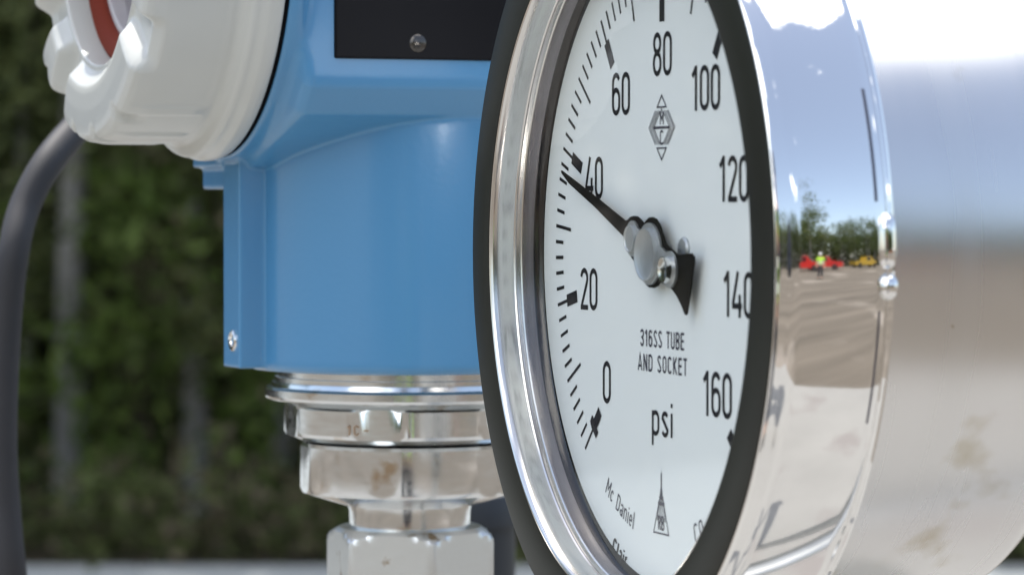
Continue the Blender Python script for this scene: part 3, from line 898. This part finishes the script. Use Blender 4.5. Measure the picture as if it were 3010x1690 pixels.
# ------------------------------------------------------------------ trees
def leaf_cloud(n, centre_fn, size, rnd, flat=.0):
    vs = []; fs = []
    for i in range(n):
        c = centre_fn(rnd)
        s_ = size * rnd.uniform(.6, 1.35)
        d = Vector((rnd.gauss(0, 1), rnd.gauss(0, 1), rnd.gauss(0, 1))).normalized()
        a_ = d.cross(Vector((rnd.gauss(0, 1), rnd.gauss(0, 1), rnd.gauss(0, 1)))).normalized()
        b_ = d.cross(a_)
        k = len(vs)
        vs += [c - a_ * s_, c + b_ * s_ * .45 - a_ * s_ * .1, c + a_ * s_, c - b_ * s_ * .45 - a_ * s_ * .1]
        fs.append((k, k + 1, k + 2, k + 3))
    return vs, fs
def make_tree(name, h, seed, bark, leafm, crown_lo=.28, spread=.27, nl=2600, tr=.09):
    rnd = random.Random(seed)
    root = empty(name, (0, 0, 0))
    mb = MB()
    path = [Vector((0, 0, -.1))]
    for i in range(1, 9):
        path.append(Vector((rnd.uniform(-.05, .05) * i * .35, rnd.uniform(-.05, .05) * i * .35, h * .92 * i / 8)))
    mb.tube(path, [tr * (1.25 if i == 0 else 1) * (1 - .88 * i / 8) for i in range(9)], 12)
    tips = []
    for i in range(13):
        z = h * rnd.uniform(crown_lo, .86)
        a_ = rnd.uniform(0, 2 * PI)
        ln = h * spread * (1.15 - .7 * (z / h)) * rnd.uniform(.7, 1.1)
        p0 = Vector((0, 0, z)); p1 = p0 + Vector((math.cos(a_) * ln * .5, math.sin(a_) * ln * .5, ln * .28)); p2 = p0 + Vector((math.cos(a_) * ln, math.sin(a_) * ln, ln * .45))
        mb.tube([p0, p1, p2], [tr * .35, tr * .2, tr * .06], 6)
        tips += [p1.lerp(p2, .3), p2, p2 + Vector((rnd.uniform(-.3, .3), rnd.uniform(-.3, .3), rnd.uniform(-.1, .5)))]
    tips.append(Vector((0, 0, h * .95)))
    mb.build("trunk", bark, root)
    def cf(r_):
        t = r_.choice(tips)
        q = Vector((r_.gauss(0, 1), r_.gauss(0, 1), r_.gauss(0, .8)))
        return t + q * h * .055
    v, f_ = leaf_cloud(nl, cf, h * .0155, rnd)
    link_mesh("crown", v, f_, leafm, root, smooth=False)
    return root
def copy_tree(o, parent=None):
    c = o.copy(); COL.objects.link(c); c.parent = parent
    for ch in list(o.children): copy_tree(ch, c)
    return c
protos = [make_tree("broadleaf_tree", 8.0, 11, M['bark'], M['leaf'], .26, .27, 1700, .060),
          make_tree("broadleaf_tree", 7.0, 12, M['barkd'], M['leaf2'], .20, .30, 1800, .060),
          make_tree("slender_tree", 9.0, 13, M['bark'], M['leaf'], .30, .20, 1500, .045)]
used = [False] * 3
def plant(k, x, y, sc, rz, label, group):
    o = protos[k] if not used[k] else copy_tree(protos[k])
    used[k] = True
    o.location = (x, y, 0); o.scale = (sc, sc, sc); o.rotation_euler = (0, 0, rz)
    tag(o, label, "tree", group)
    return o
G1 = "trees of the dark wood behind the instruments"
plant(0, -1.76, 13.55, 1.0, .4, "blurred pale grey trunk standing beside the hanging cable", G1)
plant(1, -1.60, 14.6, 1.0, 1.2, "blurred brown trunk deep in the wood under the pale cover", G1)
plant(2, -1.25, 13.4, 1.0, 2.5, "blurred pale slender trunk left of the blue housing", G1)
rnd = random.Random(5)
x = -26.0
while x < 16:
    for row in range(3):
        y = 14.9 + row * 1.9 + rnd.uniform(-.6, .6) + max(0, abs(x + 3) - 8) * .05
        if row == 0 and -2.6 < x < 0: y += .6
        plant(rnd.randrange(3), x + rnd.uniform(-.5, .5), y, rnd.uniform(.8, 1.15), rnd.uniform(0, 6.28), "leafy tree in the dark wood behind the instruments", G1)
    x += 1.55
G2 = "trees beyond the yard behind the camera"
for i in range(64):
    t = i / 63
    x = -14 + 75 * t
    y = -34 + 22 * max(0, t - .45) + rnd.uniform(-2, 2)
    plant(rnd.randrange(2), x, y, rnd.uniform(.95, 1.25), rnd.uniform(0, 6.28), "tree in the line beyond the yard behind the camera", G2)
v, f_ = leaf_cloud(16000, lambda r_: (lambda t: Vector((-18 + 84 * t, -38 + 22 * max(0, t - .45) + r_.uniform(-2, 2), r_.random() * 6.2)))(r_.random()), .42, random.Random(91))
o = link_mesh("yard_woodland", v, f_, M['leaf2'], None, smooth=False)
tag(o, "dark woodland mass behind the tree line across the yard", "woodland", None, "stuff")
tall = plant(2, 22.5, -27.0, 1.55, 1.0, "tallest tree of the line beyond the yard", G2)
# the far mass of the wood
rnd = random.Random(77)
v, f_ = leaf_cloud(34000, lambda r_: Vector((r_.uniform(-34, 20), 18.5 + r_.random() * 4.5 + max(0, 0), (r_.random() ** .8) * 9.0)), .26, rnd)
o = link_mesh("far_woodland", v, f_, M['leaf2'], None, smooth=False)
tag(o, "dense dark foliage filling the depth of the wood", "woodland", None, "stuff")
v, f_ = leaf_cloud(26000, lambda r_: Vector((r_.uniform(-8, 3), 16.2 + r_.random() * 2.2, (r_.random()) * 4.2)), .17, rnd)
o = link_mesh("woodland_thicket", v, f_, M['leaf2'], None, smooth=False)
tag(o, "thicket of dim leaves between the trunks", "thicket", None, "stuff")
# undergrowth: a mass of low leaves at the edge of the wood
rnd = random.Random(21)
clumps = [(Vector((rnd.uniform(-4.5, 2.5), rnd.uniform(12.35, 14.6), rnd.uniform(.05, 2.6))), rnd.uniform(.10, .30)) for _ in range(240)]
clumps += [(Vector((rnd.uniform(-4.5, 2.5), rnd.uniform(12.05, 12.5), rnd.uniform(.0, .2))), .12) for _ in range(90)]
clumps += [(Vector((rnd.uniform(-1.42, -1.08), rnd.uniform(12.9, 13.1), rnd.uniform(.75, 2.4))), .13) for _ in range(26)]
def uf(r_):
    c_, s_ = r_.choice(clumps)
    return c_ + Vector((r_.gauss(0, 1), r_.gauss(0, 1), r_.gauss(0, .8))) * s_
dry_clumps = [clumps.pop(rnd.randrange(len(clumps))) for _ in range(95)]
dry_clumps = [(c_, s_ * 1.2) for c_, s_ in dry_clumps]
def df(r_):
    c_, s_ = r_.choice(dry_clumps)
    return c_ + Vector((r_.gauss(0, .8), r_.gauss(0, 1), r_.gauss(0, 1.1))) * s_
v, f_ = leaf_cloud(9000, df, .034, rnd)
o = link_mesh("dry_undergrowth", v, f_, M['dry'], None, smooth=False)
tag(o, "brownish dry twigs and leaves among the green undergrowth", "undergrowth", None, "stuff")
v, f_ = leaf_cloud(30000, uf, .034, rnd)
o = link_mesh("undergrowth", v, f_, M['leaf2'], None, smooth=False)
tag(o, "dark leafy undergrowth at the edge of the wood", "undergrowth", None, "stuff")
rnd = random.Random(31)
sh_spots = [(-2.02, 13.0, .55), (-1.98, 13.05, .0), (-1.02, 12.9, .95), (-1.45, 12.9, .25), (-.9, 12.9, .1), (-2.05, 12.9, -.1), (-1.62, 12.9, .1), (-1.25, 12.9, .62), (-1.47, 12.9, .75), (-.75, 12.9, .5), (-1.5, 12.9, -.25), (-1.05, 12.9, -.3)]
mats3 = leaf_cloud(1500, lambda r_: (lambda s_: Vector((s_[0], s_[1], H + s_[2] - .75)) + Vector((r_.gauss(0, .09), r_.gauss(0, .1), r_.gauss(0, .13))))(r_.choice(sh_spots)), .045, rnd)
o = link_mesh("lit_foliage", mats3[0], mats3[1], M['leaf3'], None, smooth=False)
tag(o, "lighter green leaves in the wood, light put into their colour", "foliage", None, "stuff")

# ------------------------------------------------------------------ people
def skin_mesh(name, verts, edges, radii, m, parent, root=0, sub=2):
    me = bpy.data.meshes.new(name)
    me.from_pydata(verts, edges, [])
    me.update()
    o = bpy.data.objects.new(name, me)
    COL.objects.link(o)
    o.parent = parent
    o.modifiers.new("skin", 'SKIN')
    lay = me.skin_vertices[0] if me.skin_vertices else None
    if lay is None:
        bm = bmesh.new(); bm.from_mesh(me); bm.verts.layers.skin.verify(); bm.to_mesh(me); bm.free()
        lay = me.skin_vertices[0]
    for i, r in enumerate(radii):
        lay.data[i].radius = (r if isinstance(r, tuple) else (r, r))
        lay.data[i].use_root = (i == root)
    s = o.modifiers.new("subd", 'SUBSURF'); s.levels = sub; s.render_levels = sub
    me.materials.append(m)
    for p in me.polygons: p.use_smooth = True
    return o
def person(loc, rz, label, arms='down', helmet=True, vestm=None):
    p = empty("person", loc, rz, label, "person")
    # faces +Y locally; 1.74 m tall
    V = [(0, 0, .96), (0, 0, 1.12), (0, -.01, 1.30), (0, -.01, 1.44), (0, 0, 1.52), (0, .01, 1.60), (0, .02, 1.70)]
    E_ = [(0, 1), (1, 2), (2, 3), (3, 4), (4, 5), (5, 6)]
    Rr = [(.155, .11), (.135, .095), (.16, .11), (.13, .09), (.055, .055), (.085, .095), (.07, .085)]
    for sg in (-1, 1):
        b = len(V)
        V += [(sg * .10, 0, .90), (sg * .11, .01, .50), (sg * .115, -.02, .09), (sg * .12, .13, .04)]
        Rr += [.09, .06, .045, (.045, .03)]
        E_ += [(0, b), (b, b + 1), (b + 1, b + 2), (b + 2, b + 3)]
        b = len(V)
        if arms == 'down': pts_ = [(sg * .20, 0, 1.41), (sg * .25, -.02, 1.14), (sg * .26, .05, .88)]
        else: pts_ = [(sg * .20, 0, 1.39), (sg * .24, .06, 1.12), (sg * .07, .26, 1.25)]
        V += pts_; Rr += [.058, .043, .03]
        E_ += [(3, b), (b, b + 1), (b + 1, b + 2)]
        hd = (Vector(pts_[2]) - Vector(pts_[1])).normalized()
        side = hd.cross(Vector((0, 1, .2))).normalized()
        pb = len(V)
        palm = Vector(pts_[2]) + hd * .05
        V.append(tuple(palm)); Rr.append((.032, .018)); E_.append((b + 2, pb))
        for k in range(4):
            q = palm + side * (k - 1.5) * .019 + hd * .03
            q2 = q + hd * (.028 + (.006 if k in (1, 2) else 0)) + Vector((0, .012, 0))
            q3 = q2 + hd * .02 + Vector((0, .016, 0))
            c_ = len(V); V += [tuple(q), tuple(q2), tuple(q3)]; Rr += [.009, .0085, .0075]
            E_ += [(pb, c_), (c_, c_ + 1), (c_ + 1, c_ + 2)]
        c_ = len(V); q = palm - side * .035 * sg; V += [tuple(q), tuple(q + hd * .03 + Vector((0, .015, 0)))]; Rr += [.010, .009]
        E_ += [(pb, c_), (c_, c_ + 1)]
    body = skin_mesh("body", V, E_, Rr, M['skin'], p)
    # trousers, vest
    V2 = [(0, 0, .98), (0, 0, .93)] ; E2 = [(0, 1)]; R2 = [(.172, .127), (.165, .125)]
    for sg in (-1, 1):
        b = len(V2)
        V2 += [(sg * .10, 0, .86), (sg * .11, .01, .50), (sg * .115, -.02, .12)]; R2 += [.108, .078, .066]
        E2 += [(1, b), (b, b + 1), (b + 1, b + 2)]
    skin_mesh("trousers", V2, E2, R2, M['cloth'], p)
    V3 = [(0, 0, .97), (0, 0, 1.12), (0, -.01, 1.30), (0, -.01, 1.43)]; E3 = [(0, 1), (1, 2), (2, 3)]; R3 = [(.180, .135), (.165, .125), (.182, .130), (.13, .10)]
    for sg in (-1, 1):
        b = len(V3)
        a_ = (sg * .20, 0, 1.41) if arms == 'down' else (sg * .20, 0, 1.39)
        c_ = (sg * .238, -.012, 1.20) if arms == 'down' else (sg * .232, .04, 1.20)
        V3 += [a_, c_]; R3 += [.078, .062]; E3 += [(3, b), (b, b + 1)]
        if arms != 'down':
            V3 += [(sg * .24, .06, 1.12), (sg * .085, .245, 1.24)]; R3 += [.056, .042]; E3 += [(b + 1, b + 2), (b + 2, b + 3)]
    vest = skin_mesh("vest", V3, E3, R3, vestm or M['hivis'], p)
    for z_, rx_, ry_ in ((1.06, .205, .156), (1.18, .206, .160)):
        b = MB(); vs = []; fs = []
        for j in range(40):
            t = 2 * PI * j / 40
            for (dz, k) in ((-.025, 1), (.025, 1)):
                vs.append((rx_ * math.cos(t), ry_ * math.sin(t), z_ + dz))
        for j in range(40):
            fs.append((2 * j, 2 * ((j + 1) % 40), 2 * ((j + 1) % 40) + 1, 2 * j + 1))
        b.add(vs, fs).build("reflective_band", M['tape'], vest)
    if vestm:
        for sg in (-1, 1):
            b = MB(); vs = []; fs = []
            zz = [.99, 1.05, 1.12, 1.18, 1.24, 1.30, 1.36, 1.42]
            for i, z_ in enumerate(zz):
                for dx in (-.016, .016): vs.append((sg * .09 + dx, .162 - .02 * (i / 7) ** 2, z_))
            fs = [(2 * i, 2 * i + 1, 2 * i + 3, 2 * i + 2) for i in range(7)]
            b.add(vs, fs).build("brace_stripe", M['hivis'], vest)
    hp = [(1.655 if helmet else 1.66, .098), (1.70, .104), (1.75, .095), (1.785, .065), (1.80, .001)]
    if helmet: hp = [(1.652, .128), (1.660, .106)] + hp[1:]
    MB().lathe(hp, 32, 'Z', (0, .012, 0)).build("helmet" if helmet else "hair", M['helmet'] if helmet else M['hair'], p)
    for sg in (-1, 1):
        MB().lathe([(.0, .0075), (.004, .006), (.006, .0001)], 12, 'Y', (sg * .032, .108, 1.635)).build("eye", M['hair'], p)
        MB().box((sg * .12 - .045, -.07, 0), (sg * .12 + .045, .19, .075)).build("boot", M['tyre'], p)
    MB().add([(-.012, .105, 1.60), (.012, .105, 1.60), (0, .128, 1.603), (0, .104, 1.64)], [(0, 1, 2), (0, 2, 3), (1, 3, 2), (0, 3, 1)]).build("nose", M['skin'], p)
    return p
person((-.09, -.72, .10), -.05, "person in a dark jacket with two lime stripes standing right behind the camera", arms='up', helmet=False, vestm=M['cloth'])
person((10.4, -11.2, 0), .75, "person in a lime vest and white helmet out in the yard", arms='down')

# ------------------------------------------------------------------ vehicles across the yard
def pickup(loc, rz, paint, label):
    r = empty("pickup_truck", loc, rz, label, "truck", "vehicles parked across the yard")
    prof_ = [(-2.6, .45), (-2.6, 1.0), (-.55, 1.02), (-.45, 1.05), (-.25, 1.72), (.75, 1.74), (1.25, 1.15), (2.45, 1.02), (2.62, .85), (2.62, .42), (1.95, .42), (1.85, .75), (1.35, .75), (1.22, .42), (-1.25, .42), (-1.38, .75), (-1.88, .75), (-2.0, .45)]
    n = len(prof_)
    b = MB()
    vs = [(x_, -.9, z_) for x_, z_ in prof_] + [(x_, .9, z_) for x_, z_ in prof_]
    b.add(vs, [tuple(range(n)), tuple(range(2 * n - 1, n - 1, -1))] + [(i, (i + 1) % n, n + (i + 1) % n, n + i) for i in range(n)])
    b.build("body", paint, r, smooth=False)
    for sg in (-1, 1):
        y = sg * .905
        MB().box((-.15, min(y, y + sg * .01), 1.15), (.62, max(y, y + sg * .01), 1.62)).build("side_window", M['dglass'], r, smooth=False)
        for wx in (-1.62, 1.6):
            MB().lathe([(-.12, .01), (-.12, .34), (-.09, .37), (.09, .37), (.12, .34), (.12, .01)], 28, 'Y', (wx, sg * .80, .37)).build("wheel", M['tyre'], r)
        MB().box((2.60, sg * .72 - .13, .72), (2.64, sg * .72 + .13, .88)).build("headlight", M['tape'], r, smooth=False)
    d = Vector((.5, 0, -.59)).normalized()
    b = MB().add([(.80, -.75, 1.70), (1.22, -.75, 1.205), (1.22, .75, 1.205), (.80, .75, 1.70)], [(0, 1, 2, 3)])
    o_ = b.build("windscreen", M['dglass'], r, smooth=False)
    return r
pickup((15.5, -20.5, 0), .5, M['redpaint'], "red pickup truck parked nearest the person in the yard")
pickup((21.0, -22.5, 0), .9, M['redpaint'], "red pickup truck parked farther along the yard")
pickup((31.5, -23.5, 0), .3, M['yelpaint'], "yellow pickup truck parked at the yard's edge")
